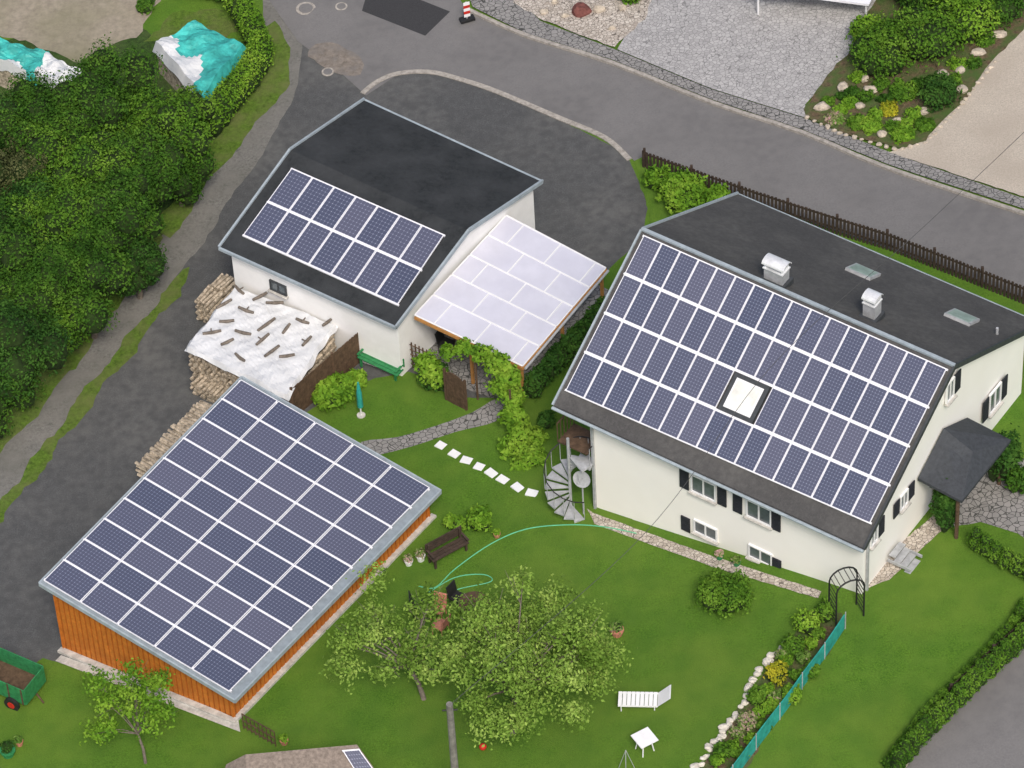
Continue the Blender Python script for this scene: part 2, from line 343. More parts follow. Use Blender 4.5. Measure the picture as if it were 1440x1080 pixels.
drape('pebble_garden',[(735,-30),(720,5),(765,32),(866,70),(905,30),(925,-30)],.11,m_pebble,3,11)
drape('gravel_drive',[(1250,217),(1300,200),(1350,150),(1400,80),(1460,20),(1500,100),(1480,292)],.11,m_beige,2,12)
drape('rockery_bed',[(1132,150),(1190,80),(1250,-30),(1480,-30),(1450,30),(1400,85),(1352,148),(1300,200),(1262,212),(1180,188),(1135,168)],.12,m_soil,3,13)
drape('field',[(-40,-40),(262,-40),(190,50),(110,88),(40,60),(-40,40)],.012,m_field,5,14)
drape('green_margin',[(240,20),(330,10),(345,40),(300,60),(200,60)],.016,m_verge,5,15)
drape('garden_path',smooth([(508,622),(560,615),(620,597),(665,580),(700,560),(722,565),(700,592),(640,608),(580,628),(520,641)],3,True),.022,m_pave)
drape('house_gravel',[(826,716),(835,722),(1000,782),(1155,832),(1150,842),(1000,797),(835,737)],.022,m_pebble,1,16)
drape('entrance_paving',[(1335,742),(1352,690),(1400,650),(1470,640),(1470,780),(1430,750),(1380,735)],.020,m_pave,1,17)
drape('side_gravel',[(1215,830),(1225,800),(1300,735),(1345,690),(1355,720),(1310,760),(1250,815)],.016,m_pebble,2,18)
drape('flower_bed',[(1110,900),(1135,860),(1185,862),(1165,920),(1110,985),(1050,1080),(980,1085),(1040,990)],.018,m_soil,3,19)
drape('front_side_lawn',[(905,218),(890,225),(905,260),(915,320),(1050,285),(980,245)],.030,m_grass,3,20)
drape('shed_apron',[(78,930),(86,922),(335,1012),(338,1030)],.03,m_con)
# ---------------- solar arrays ----------------
def bil(C,u,v): return C[0].lerp(C[1],u).lerp(C[3].lerp(C[2],u),v)
def array(par,C,rows,cols,gr,gc,cm,skip=(),fw=.030):
    n=(C[1]-C[0]).cross(C[3]-C[0]).normalized()
    if n.z<0:n=-n
    W=(C[1]-C[0]).length;H=(C[3]-C[0]).length
    for i in range(rows):
        for j in range(cols):
            if (i,j) in skip:continue
            u0_=j/cols+gc/2/W;u1=(j+1)/cols-gc/2/W;v0=i/rows+gr/2/H;v1=(i+1)/rows-gr/2/H
            q=[bil(C,u0_,v0),bil(C,u1,v0),bil(C,u1,v1),bil(C,u0_,v1)]
            pu=(q[1]-q[0]).normalized()*fw;pv=(q[3]-q[0]).normalized()*fw
            inn=[q[0]+pu+pv,q[1]-pu+pv,q[2]-pu-pv,q[3]+pu-pv];o=offs(par)
            vs=[x+n*.11-o for x in q]+[x+n*.108-o for x in inn]+[x+n*.06-o for x in q]
            fs=[(4,5,6,7)]+[(k,(k+1)%4,4+(k+1)%4,4+k) for k in range(4)]+[(8+k,8+(k+1)%4,(k+1)%4,k) for k in range(4)]+[(11,10,9,8)]
            me=bpy.data.meshes.new('solar_panel');me.from_pydata([tuple(x) for x in vs],[],fs);me.materials.append(cm);me.materials.append(m_alu)
            me.polygons.foreach_set('material_index',[0]+[1]*9);uv=me.uv_layers.new(name='UVMap')
            for k,c in enumerate([(0,0),(1,0),(1,1),(0,1)]):uv.data[k].uv=c
            ob=bpy.data.objects.new('solar_panel',me);COL.objects.link(ob);ob.parent=par
    for i in range(rows+1):
        v=min(max(i/rows,.008),.992);d=.5*.07/H
        q=[bil(C,-.003,v-d),bil(C,1.003,v-d),bil(C,1.003,v+d),bil(C,-.003,v+d)]
        m=M();m.hexa([x+n*.02 for x in q],[x+n*.085 for x in q]);m.build('mounting_rail',m_alu,par)
def beam(par,name,a,b,w,h,mt,up=Z):
    d=(b-a).normalized();s=d.cross(up).normalized()*w/2;m=M();u=s.cross(d).normalized()*h/2;m.hexa([a-s-u,a+s-u,a+s+u,a-s+u],[b-s-u,b+s-u,b+s+u,b-s+u]);return m.build(name,mt,par)
def window(par,c,ax,n,w,h,fm=m_wplas,gm=m_glass,sill=True,bars=1):
    m=M();t=.055
    for s in(-1,1):
        m.obox(c+ax*s*(w/2-t/2)+n*.02,ax*t/2,n*.04,Z*h/2);m.obox(c+Z*s*(h/2-t/2)+n*.02,ax*(w/2-t),n*.038,Z*t/2)
    for k in range(bars):m.obox(c+ax*w*((k+1)/(bars+1)-.5)+n*.02,ax*.025,n*.036,Z*(h/2-t))
    wo=m.build('window',fm,par);g=M();g.obox(c+n*.008,ax*(w/2-t),n*.012,Z*(h/2-t));g.build('pane',gm,wo)
    if sill:
        g=M();g.obox(c-Z*(h/2+.03)+n*.07,ax*(w/2+.06),n*.08,Z*.028);g.build('sill',m_con,wo)
def shutter(par,c,ax,n,w,h):
    m=M();m.obox(c+n*.03,ax*w/2,n*.02,Z*h/2)
    k=int(h/.09)
    for i in range(k):m.obox(c+n*.055+Z*(-h/2+(i+.5)*h/k),ax*(w/2-.05),n*.008,Z*.02)
    m.build('shutter',m_shut,par)
def walls(par,FL,FR,BR,BL,ztop,apex,mt,drop=.4,ml=None,mr=None,zb=None):
    m=M();ml=ml or (FL+BL)/2;mr=mr or (FR+BR)/2;zb=zb or ztop
    def z(v,h):return V((v.x,v.y,h))
    b=[z(v,Tz(v.x,v.y)-drop) for v in(FL,FR,mr,BR,BL,ml)];t=[z(FL,ztop),z(FR,ztop),z(mr,apex),z(BR,zb),z(BL,zb),z(ml,apex)]
    vs=b+t;m.add(vs,[(i,(i+1)%6,6+(i+1)%6,6+i) for i in range(6)]+[(6,7,8,11),(11,8,9,10)]);return m.build('wall',mt,par)
# ---------------- main house ----------------
zE=5.85;zR=9.4
EL=P(775,572,zE);ER=P(1218,768,zE);RL=P(905,320,zR);RR=P(1340,518,zR)
vec=((ER-EL)+(RR-RL))/2;me_=(EL+ER)/2;mr_=(RL+RR)/2
EL=me_-vec/2;ER=me_+vec/2;RL=mr_-vec/2;RR=mr_+vec/2
def refl(R,E): q=R*2.08-E*1.08;q.z=E.z+.2;return q
BL=refl(RL,EL);BR=refl(RR,ER)
ah=((ER-EL)+(RR-RL)).normalized();bh=V((-ah.y,ah.x,0))
H=thing('white_house','white detached house with solar covered grey gable roof and dark window shutters','house',onT((EL+ER+BL+BR)/4))
WFL=EL+ah*1.15+bh*.5;WFR=ER-ah*.35+bh*.5;WBR=BR-ah*.35-bh*.5;WBL=BL+ah*1.15-bh*.5
walls(H,WFL,WFR,WBR,WBL,zE+.10,zR-.22,m_wall,ml=RL+ah*1.15,mr=RR-ah*.35,zb=zE+.28)
m=M();m.slab([EL,ER,RR,RL],.16);m.slab([RL,RR,BR,BL],.16);roof=m.build('roof',m_hroof,H)
beam(H,'ridge_cap',RL+Z*.04,RR+Z*.04,.13,.08,m_trim)
for a,b in((EL,RL),(RL,BL),(ER,RR),(RR,BR)): beam(H,'verge_trim',a-Z*.03,b-Z*.03,.07,.2,m_trim if a is EL or a is RL else m_dark)
for a,b in((EL,ER),(BL,BR)):
    o=(-bh if a is EL else bh)*.06-Z*.1;m=M();m.tube(a+o,b+o,.06,n=8);m.build('gutter',m_trim,H)
nF=(ER-EL).cross(RL-EL).normalized();nB=(RR-RL).cross(BL-RL).normalized()
C=[RP(907,331,EL,nF),RP(1333,519,EL,nF),RP(1224,738,EL,nF),RP(796,551,EL,nF)]
array(H,C,4,16,.06,.016,C_house,skip=((2,7),(2,8)),fw=.026)
S=[bil(C,.4375+.006,.5+.01),bil(C,.5625-.006,.5+.01),bil(C,.5625-.006,.745),bil(C,.4375+.006,.745)]
n_=nF if nF.z>0 else -nF
m=M();m.hexa(S,[x+n_*.14 for x in S]);sk=m.build('skylight',m_dark,H)
sc_=sum(S,V((0,0,0)))/4;m=M();q=[sc_.lerp(x,.78) for x in S];m.hexa([x+n_*.135 for x in q],[x+n_*.165 for x in q]);m.build('frame',m_wplas,sk)
q=[sc_.lerp(x,.68) for x in S];m=M();m.hexa([x+n_*.16 for x in q],[x+n_*.172 for x in q]);m.build('pane',m_sky,sk)
for (x,y,w,hh) in((1092,396,.8,.5),(1226,446,.5,.6)):
    c=RP(x,y,RL,nB);m=M();m.obox(c+Z*.15,ah*w*.46,bh*.22,Z*hh);ch=m.build('chimney',m_metal,H)
    m=M();m.obox(c+Z*.05,ah*(w*.5+.08),bh*.32,Z*.12);m.build('flashing',m_dark,ch)
    zt=.15+hh;m=M();m.obox(c+Z*(zt+.02),ah*w*.5,bh*.26,Z*.02)
    k=10;pp=[(math.cos(math.pi*i/k)*.27,math.sin(math.pi*i/k)*.16) for i in range(k+1)]
    for s in(-1,1):m.obox(c+Z*(zt+.12)+ah*s*w*.4,ah*.02,bh*.22,Z*.09)
    for i in range(k):
        a_,b_=pp[i],pp[i+1];q=[c+Z*(zt+.2+a_[1])+bh*a_[0]-ah*w*.54,c+Z*(zt+.2+a_[1])+bh*a_[0]+ah*w*.54,c+Z*(zt+.2+b_[1])+bh*b_[0]+ah*w*.54,c+Z*(zt+.2+b_[1])+bh*b_[0]-ah*w*.54];m.hexa(q,[v+Z*.02 for v in q])
    m.build('chimney_cap',m_steel,ch)
for (x,y) in((1213,384),(1352,448)):
    c=RP(x,y,RL,nB);sl=(BL-RL).normalized();nb=nB if nB.z>0 else -nB
    m=M();m.obox(c+nb*.05,ah*.5,sl*.42,nb*.05);w=m.build('roof_window',m_metal,H);m=M();m.obox(c+nb*.105,ah*.42,sl*.34,nb*.012);m.build('pane',m_green,w)
c=RP(1402,470,RL,nB);m=M();m.tube(c,c+Z*.3,.05,n=8);m.build('vent_pipe',m_metal,H)
nf=-bh
for (x,y,w,h) in((990,685,1.0,.85),(1068,720,1.0,.85),(993,745,.95,.62),(1070,780,.95,.62)): window(H,RP(x,y,WFL,nf)+nf*.01,ah,nf,w,h)
for (x,y,h) in((963,673,.9),(1016,697,.9),(1038,707,.9),(1092,732,.9),(965,736,.7),(1093,795,.7)): shutter(H,RP(x,y,WFL,nf)+nf*.01,ah,nf,.36,h)
for (x,y,w,h,sh) in((1398,560,.8,1.0,(-1,1)),(1335,548,.5,.9,(1,)),(1270,702,.5,.7,(-1,1)),(1228,752,.45,.8,(1,))):
    c=RP(x,y,WFR,ah)+ah*.01;window(H,c,bh,ah,w,h)
    for s in sh:shutter(H,c+bh*s*(w/2+.24),bh,ah,.36,h)
for w_,dx in((WFR,bh*.25+ah*.06),(WFL,-bh*.06+ah*.12)):
    m=M();zb=Tz(w_.x,w_.y);m.obox(V((w_.x,w_.y,(zb-.2+zE)/2))+dx,ah*.04,bh*.04,Z*((zE-zb)/2));m.build('downpipe',m_metal,H)
# entrance canopy
q1=RP(1290,672,WFR,ah)+ah*.02;q2=q1+bh*3.3;mid=(q1+q2)/2+Z*.95;D=1.7
F1=q1+ah*D-Z*.15;F2=q2+ah*D-Z*.15;FM=(F1+F2)/2+Z*.6-ah*.55
m=M();m.slab([q1,F1,FM,mid],.12);m.slab([mid,FM,F2,q2],.12);m.slab([F1,F2,FM],.12);m.build('canopy_roof',m_canopy,H)
for q in(F1,F2):
    b=q-ah*.25+bh*(.2 if q is F1 else -.2);m=M();m.tube(onT(b,-.1),V((b.x,b.y,q.z-.1)),.07,n=8);m.build('canopy_post',m_brown,H)
c=onT((q1+q2)/2)+ah*.03;m=M();m.obox(c+Z*1.05,bh*.5,ah*.03,Z*1.05);d=m.build('door',m_brown,H);m=M();m.obox(c+Z*1.3+ah*.035,bh*.25,ah*.01,Z*.5);m.build('pane',m_glass,d)
# side steps
c=onT(WFR+bh*1.9+ah*.1);m=M()
for k in range(4):m.obox(c+ah*(.75-.2*k)+Z*(.08+.16*k),bh*.35,ah*.12,Z*.02);
m.obox(c+ah*.45+bh*.37+Z*.32,ah*.45,bh*.02,Z*.06);m.obox(c+ah*.45-bh*.37+Z*.32,ah*.45,bh*.02,Z*.06)
m.build('side_steps',m_metal,H)
# spiral stair
c=G(803,713);sr=.88
st=thing('spiral_staircase','grey metal spiral staircase at the left end of the white house','staircase',c)
top=2.6;m=M();m.tube(c-Z*.1,c+Z*(top+.9),.055,n=8);m.build('pole',m_metal,st);hr=[]
for k in range(15):
    t0=math.radians(-60-k*24);t1=t0-math.radians(25);z=(k+1)*top/15;q=[c+V((math.cos(t0)*.05,math.sin(t0)*.05,z)),c+V((math.cos(t0)*sr,math.sin(t0)*sr,z)),c+V((math.cos(t1)*sr,math.sin(t1)*sr,z)),c+V((math.cos(t1)*.05,math.sin(t1)*.05,z))]
    m=M();m.slab(q,.06);m.build('tread',m_metal,st);hr.append(q[1]+Z*.85);
    m=M();m.tube(q[1],q[1]+Z*.85,.013,n=5);m.build('baluster',m_metal,st)
m=M();m.path(hr,.022);m.build('handrail',m_black,st)
m=M();lc=c+Z*top+V((.45,.75,.02));m.obox(lc,ah*.6,bh*.5,Z*.03);m.build('landing',m_brown,st)
m=M()
for s in range(6):m.tube(lc-ah*.6+bh*(-.5+s*.2),lc-ah*.6+bh*(-.5+s*.2)+Z*.9,.02,n=5)
m.tube(lc-ah*.6-bh*.5+Z*.9,lc-ah*.6+bh*.5+Z*.9,.03);m.build('railing',m_brown,st)
c2=c+V((.42,-.45,1.9));m=M();dn=V((-.35,-.8,.35)).normalized();u=dn.orthogonal().normalized();w=dn.cross(u);rings=[]
for k in range(4):
    rr=.02+.1*k;rings.append([c2+(u*math.cos(i*6.2832/20)+w*math.sin(i*6.2832/20))*rr+dn*(rr*rr*.45) for i in range(20)])
vs=[v for rg in rings for v in rg];fs=[(k*20+i,k*20+(i+1)%20,(k+1)*20+(i+1)%20,(k+1)*20+i) for k in range(3) for i in range(20)]
sd=thing('satellite_dish','grey round satellite dish beside the spiral staircase','satellite dish',c2)
m.add(vs,fs);m.build('dish',m_metal,sd,True);m=M();m.tube(c2-w*.25,c2+dn*.3,.012);m.tube(c2+dn*.3,c2+dn*.36,.04);m.build('receiver_arm',m_metal,sd);m=M();m.tube(c2,V((c2.x,c2.y,Tz(c2.x,c2.y))),.03);m.build('mast',m_metal,sd)
# ---------------- garage ----------------
ze=2.5;zr=3.65
gE=P(308,348,ze);gF=P(557,460,ze);gB=P(763,255,ze);gC=P(512,140,ze)
gL=(gE+gC)/2;gL.z=zr;gR=(gF+gB)/2;gR.z=zr
ga=(gF-gE).normalized();gb=V((-ga.y,ga.x,0))
GA=thing('white_garage','low white outbuilding with black gable roof carrying two rows of solar panels','garage',onT((gE+gB)/2))
walls(GA,gE+ga*.25+gb*.35,gF-ga*.2+gb*.35,gB-ga*.2-gb*.35,gC+ga*.25-gb*.35,ze+.02,zr-.15,m_white)
m=M();m.slab([gE,gF,gR,gL],.12);m.slab([gL,gR,gB,gC],.12);m.build('roof',m_broof,GA)
for a,b in((gE,gL),(gL,gC),(gF,gR),(gR,gB)):beam(GA,'verge_trim',a,b,.08,.16,m_trim)
for a,b in((gE,gF),(gC,gB)):beam(GA,'gutter',a-Z*.05,b-Z*.05,.09,.12,m_trim)
nG=(gF-gE).cross(gL-gE).normalized()
C=[RP(411,238,gE,nG),RP(626,332,gE,nG),RP(560,431,gE,nG),RP(342,333,gE,nG)];array(GA,C,2,7,.05,.022,C_gar,fw=.03)
wf=gE+gb*.35
window(GA,RP(392,404,wf,-gb)-gb*.01,ga,-gb,.75,.5,m_dark)
# ---------------- patio roof ----------------
q=[P(583,443,2.35),P(712,303,2.35),P(852,377,2.0),P(735,515,2.0)]
PT=thing('patio_shelter','lean-to patio roof of milky plastic sheets on orange wooden beams','patio roof',onT((q[0]+q[2])/2))
m=M();m.slab(q,.03);m.build('roof_sheet',m_pcarb,PT)
m=M();C=[q[0],q[1],q[2],q[3]]
def bar(u0_,v0,u1,v1,w=.05):
    a=bil(C,u0_,v0)+Z*.012;b=bil(C,u1,v1)+Z*.012;d=(b-a).normalized();s=d.cross(Z)*w/2;m.hexa([a-s-Z*.012,a+s-Z*.012,b+s-Z*.012,b-s-Z*.012],[a-s+Z*.01,a+s+Z*.01,b+s+Z*.01,b-s+Z*.01])
for k in range(6):bar(k/5,0,k/5,1,.06)
for k in range(5):
    for v in ((.0,.36,.72,1) if k%2 else (.0,.18,.55,.9,1)):bar(k/5+.005,v,(k+1)/5-.005,v,.045)
m.build('glazing_bar',m_wplas,PT)
for a,b in((q[0],q[3]),(q[3],q[2]),(q[1],q[2])):beam(PT,'beam',a-Z*.12,b-Z*.12,.08,.14,m_tan)
for u,v in((.02,.97),(.5,.97),(.98,.97),(.02,.5)):
    c=bil(C,u,v);m=M();b=onT(c,-.1);m.obox((b+c-Z*.1)/2,A*.05,B*.05,Z*((c.z-.1-b.z)/2));m.build('post',m_tan,PT)
m=M();m.tube(q[3]+A*.1-Z*.08,q[2]+A*.1-Z*.08,.05,n=8);m.build('gutter',m_metal,PT)
drape('patio_paving',[(580,520),(600,480),(720,340),(860,410),(760,545),(690,560)],.016,m_pave)
# ---------------- wooden shed ----------------
zh=2.75;zl=1.6
sL=P(55,820,zh);sB=P(330,985,zl);sR=P(620,690,zl);sT=P(340,530,zh)
SH=thing('wooden_shed','orange boarded shed whose sloping roof is fully covered with solar panels','shed',onT((sL+sR)/2))
m=M();m.slab([sL,sB,sR,sT],.14);m.build('roof',m_sroof,SH)
for a,b in((sL,sB),(sB,sR),(sR,sT),(sT,sL)):beam(SH,'roof_edge',a-Z*.05,b-Z*.05,.06,.17,m_trim)
C4=[sL,sB,sR,sT]
W=[bil(C4,.045,.025),bil(C4,.95,.025),bil(C4,.95,.975),bil(C4,.045,.975)]
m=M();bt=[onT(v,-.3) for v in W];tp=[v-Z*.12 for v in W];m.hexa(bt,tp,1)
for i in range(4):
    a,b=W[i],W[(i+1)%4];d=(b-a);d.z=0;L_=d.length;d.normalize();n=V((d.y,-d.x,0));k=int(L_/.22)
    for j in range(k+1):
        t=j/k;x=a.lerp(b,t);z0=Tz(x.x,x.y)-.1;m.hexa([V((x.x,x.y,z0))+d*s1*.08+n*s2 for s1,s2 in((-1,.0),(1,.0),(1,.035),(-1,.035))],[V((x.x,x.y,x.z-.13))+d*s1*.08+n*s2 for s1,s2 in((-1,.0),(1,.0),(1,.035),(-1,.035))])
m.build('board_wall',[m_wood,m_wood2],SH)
pl=[onT(bil(C4,*k)) for k in((.03,.012),(.965,.012),(.965,.99))]
m=ribbon([pl[0],pl[1],pl[2]],.22,-.2,.12,True);m.build('concrete_plinth',m_con,SH)
C=[bil(C4,.010,.985),bil(C4,.962,.985),bil(C4,.962,.010),bil(C4,.010,.010)]
array(SH,C,10,5,.028,.035,C_shed,fw=.028)
# ---------------- wood piles ----------------
def logstack(c,ax,ay,L_,D_,H_,label,r=.09,seed=1):
    rn=random.Random(seed);m=M();z0=Tz(c.x,c.y)
    nx=int(L_/(2*r));nz=int(H_/(1.8*r));half=max(1,int(round(D_/.95)))
    for k in range(half):
        y=(-D_/2+(k+.5)*D_/half)
        for i in range(nx):
            for j in range(nz):
                if 0<i<nx-1 and 0<j<nz-1 and k not in(0,half-1):continue
                q=c+ax*(-L_/2+(i+.5)*2*r+(r if j%2 else 0)*.9+rn.uniform(-.02,.02));q=V((q.x,q.y,z0+r+j*1.8*r+rn.uniform(-.015,.015)))+ay*(y+rn.uniform(-.05,.05))
                rr=r*rn.uniform(.7,1.08);e=ay*(D_/half*.5*rn.uniform(.85,1.0))+Z*rn.uniform(-.03,.03)+ax*rn.uniform(-.05,.05)
                m.tube(q-e,q+e,rr,rr,5,0)
    return solo(m,'log_stack',m_log,label,'firewood')
tq=[P(330,402,.75),P(474,457,.75),P(404,560,.75),P(259,490,.75)]
cc=sum(tq,V((0,0,0)))/4;Lx=(tq[1]-tq[0]).length;Ly=(tq[3]-tq[0]).length
logstack(cc,A,B,Lx-.15,Ly-.1,.75-Tz(cc.x,cc.y)-.05,'large firewood stack under the log weighted white tarpaulin',.1,2)
m=M();nx,ny=38,38;vs=[];rnt=random.Random(3)
for j in range(ny+1):
    for i in range(nx+1):
        u=i/nx;v=j/ny;q=bil(tq,-.005+1.01*u+.006*math.sin(v*14),-.005+1.01*v+.006*math.sin(u*17))
        q=q+Z*(.08+.02*math.sin(u*19+v*7)+.018*math.sin(v*27-u*9)+.012*math.sin(u*47+v*31)+rnt.uniform(-.014,.014))
        if i in(0,nx) or j in(0,ny):q=q-Z*(.16+.05*math.sin(i*.5+j*.7))
        vs.append(q)
m.add(vs,[(j*(nx+1)+i,j*(nx+1)+i+1,(j+1)*(nx+1)+i+1,(j+1)*(nx+1)+i) for j in range(ny) for i in range(nx)])
solo(m,'tarpaulin',m_tarp,'creased white tarpaulin laid over the large firewood stack','tarpaulin')
for k in range(18):
    i,j=k%5,k//5
    u=.1+.19*i+random.uniform(-.07,.07);v=.12+.22*j+random.uniform(-.08,.08);q=bil(tq,u,v)+Z*.15;t=random.choice([-.7,.9,.75,.2])+random.uniform(-.4,.4);l=random.uniform(.18,.42)
    d=V((math.cos(t),math.sin(t),0));m=M();m.tube(q-d*l,q+d*l*.1,.05,.065,6);m.tube(q+d*l*.1,q+d*l+V((.03,.05,0)),.065,.05,6)
    if k%3==0:m.tube(q,q+V((-d.y,d.x,0))*.2+Z*.02,.035,.025,5)
    solo(m,'split_log',m_bark,'small log weighing down the white tarpaulin','log','logs on the white tarpaulin')
c=G(306,436);logstack(c,A,B,.8,1.7,1.2,'narrow firewood stack between white tarpaulin and lane',.08,3)
c=G(258,640);logstack(c,B,A,3.9,1.25,.95,'open stack of pale split firewood left of the solar shed',.075,4)
c=G(300,556);logstack(c,A,B,1.5,.8,.6,'low firewood row just below the tarpaulin covered stack',.08,5)
def plank_fence(pix,h,label,mt=m_brown,step=.13,gap=.02,name='plank_fence'):
    pts=[G(*q) for q in pix];F=thing(name,label,'fence',pts[0]);m=M()
    for q,d in along(pix,step):
        m.hexa([q+d*s*(step-gap)/2+V((d.y,-d.x,0))*w for s,w in((-1,-.012),(1,-.012),(1,.012),(-1,.012))],[q+d*s*(step-gap)/2+V((d.y,-d.x,0))*w+Z*h*random.uniform(.96,1) for s,w in((-1,-.012),(1,-.012),(1,.012),(-1,.012))])
    m.build('picket_panel',mt,F)
    for hh in(.25,.8):
        for a,b in zip(pts,pts[1:]):beam(F,'rail',onT(a,h*hh)+V((.02,.03,0)),onT(b,h*hh)+V((.02,.03,0)),.04,.07,mt)
    for q,d in along(pix,2.2):
        m=M();q=q+V((.05,.06,0));m.obox(q+Z*h*.5,V((.05,0,0)),V((0,.05,0)),Z*(h*.5+.04));m.build('post',mt,F)
    return F
plank_fence([(412,590),(508,508)],1.55,'brown plank screen between tarpaulin stack and garden',gap=.005)
plank_fence([(905,236),(1050,288),(1250,352),(1470,440)],.9,'dark brown picket fence along the street behind the house',mt=m_fence,step=.17,gap=.07)
plank_fence([(1335,985),(1400,925),(1470,862)],.7,'low brown fence beside the lower right road',mt=m_fence)
def bench(c,yaw,mt,label,L_=1.5):
    T=fr(c,yaw);b=thing('garden_bench',label,'bench',c)
    for nm,bx in(('seat',[((-L_/2,L_/2),(y,y+.12),(.42,.46)) for y in(-.25,-.11,.03)]),('backrest',[((-L_/2,L_/2),(.2,.24),(z,z+.12)) for z in(.52,.66,.8)])):
        m=M(T);[m.box(*k) for k in bx];m.build(nm,mt,b)
    for s in(-1,1):
        for y in(-.2,.17):m=M(T);m.box((s*L_*.43-.04,s*L_*.43+.04),(y-.03,y+.03),(0,.42 if y<0 else .9));m.build('leg',mt,b)
        m=M(T);m.box((s*L_*.47-.04,s*L_*.47+.04),(-.28,.19),(.62,.66));m.build('armrest',mt,b)
bench(G(537,522),TH,m_gpaint,'green wooden bench against the garage wall',1.8)
bench(G(630,783),math.radians(32),m_fence,'dark brown wooden bench on the lawn beside the shed')
gp=thing('arched_gate','brown wooden gate panel with arched top by the climbing arch','gate',G(642,570))
c=G(642,570);d=(G(658,578)-G(627,563));d.z=0;d.normalize();n=V((d.y,-d.x,0));m=M();w=.42
for k in range(8):
    x=-w+2*w*(k+.5)/8;h=1.35+.25*math.sqrt(max(0,1-(x/w)**2));m.obox(c+d*x+Z*h/2,d*(w/8-.005),n*.02,Z*h/2)
m.build('gate_panel',m_brown,gp)
for s in(-1,1):m=M();m.obox(c+d*s*(w+.06)+Z*.8,d*.04,n*.04,Z*.8);m.build('post',m_brown,gp)
c=G(592,522);tr=M()
for k in range(5):tr.obox(c+A*(k-2)*.17+Z*.65,A*.02,B*.02,Z*.65)
for k in range(5):tr.obox(c+Z*(.2+k*.25)-B*.03,A*.4,B*.01,Z*.02)
solo(tr,'trellis',m_brown,'small brown trellis at the corner of the garage','trellis')
AR=thing('plant_arch','leafy climbing plant arch over the garden path','plant arch',G(690,590))
bl=[]
for x,y,z,s in((600,512,.5,.4),(612,528,.4,.45),(630,498,1.6,.3),(655,490,1.9,.35),(680,500,2.1,.38),(700,515,2.1,.42),(715,535,1.8,.45),(720,560,1.3,.45),(722,585,.9,.45),(730,610,.7,.4),(715,630,.5,.35),(745,640,.35,.4),(735,655,.3,.35),(700,545,1.4,.3),(755,620,.3,.4)):
    q=P(x,y,z+Tz(0,0));bl.append((q,s,s,s*.9))
foliage('foliage',bl,6000,.085,lf_light,AR,11,cs=.65)
for x,y in((672,562),(720,600)):
    b=G(x,y);m=M();m.tube(b-Z*.1,b+Z*1.9,.04);m.build('post',m_brown,AR)
def ptable(c,label,r=.5,h=.72,mt=m_brown,square=False,yaw=0):
    t=thing('garden_table',label,'table',c);m=M(fr(c,yaw))
    if square:m.box((-r,r),(-r,r),(h-.03,h))
    else:m.tube((0,0,h-.03),(0,0,h),r,r,24)
    m.build('tabletop',mt,t)
    for k in range(4):
        a=math.pi/4+k*math.pi/2;m=M(fr(c,yaw));m.tube((math.cos(a)*r*.95,math.sin(a)*r*.95,0),(math.cos(a)*r*.6,math.sin(a)*r*.6,h-.03),.022);m.build('leg',mt,t)
    return t
def chair(c,yaw,mt,label,sm=None,group=None):
    t=thing('garden_chair',label,'chair',c,group);T=fr(c,yaw)
    m=M(T);m.box((-.23,.23),(-.23,.22),(.42,.47));m.build('seat',sm or mt,t)
    m=M(T);m.hexa([(-.23,.2,.47),(.23,.2,.47),(.23,.24,.47),(-.23,.24,.47)],[(-.23,.28,.95),(.23,.28,.95),(.23,.32,.95),(-.23,.32,.95)]);m.build('backrest',sm or mt,t)
    for x in(-.2,.2):
        for y in(-.2,.2):m=M(T);m.tube((x,y,0),(x,y,.43),.018);m.build('leg',mt,t)
ptable(G(650,480),'round brown table under the milky patio roof')
chair(G(628,494),1.0,m_black,'dark chair nearest the front edge under the patio roof')
ptable(G(668,868),'round brown table beneath the apple tree',.55)
chair(G(645,852),.9,m_black,'black garden chair left of the table beneath the apple tree')
chair(G(590,862),1.6,m_black,'black garden chair furthest left beside the terracotta seats')
chair(G(617,868),-.4,m_terra,'upper terracotta coloured garden chair beneath the apple tree',m_terra)
chair(G(620,890),-2.2,m_terra,'lower terracotta coloured garden chair beneath the apple tree',m_terra)
c=G(906,992);T=fr(c,math.radians(-6));lo=thing('sun_lounger','white sun lounger with raised headrest on the lawn','sun lounger',c)
m=M(T)
for k in range(9):m.box((-.85+k*.145,-.85+k*.145+.125),(-.3,.3),(.31,.34))
m.box((-.85,.45),(-.3,-.26),(.27,.31));m.box((-.85,.45),(.26,.3),(.27,.31));m.build('seat',m_wplas,lo)
m=M(T);m.hexa([(.45,-.3,.30),(.49,-.3,.34),(.49,.3,.34),(.45,.3,.30)],[(.85,-.3,.72),(.89,-.3,.74),(.89,.3,.74),(.85,.3,.72)]);m.build('backrest',m_wplas,lo)
for x in(-.75,.35):
    for y in(-.26,.26):m=M(T);m.tube((x,y,0),(x,y,.3),.02);m.build('leg',m_wplas,lo)
ptable(G(907,1055),'small white square folding table near the lounger',.33,.65,m_wplas,True,.5)
m=M();c=G(881,1085)
for k in range(3):
    a=k*2.09+.4;m.tube(c+V((math.cos(a)*.3,math.sin(a)*.3,0)),c+Z*1.1,.012)
solo(m,'plant_tripod',m_metal,'thin wire plant tripod at the bottom edge','plant support')
m=M();m.ico(G(679,1050,.13),.13,.13,.13,2,0);solo(m,'ball',m_red,'red ball lying on the lawn','ball',smooth=True)
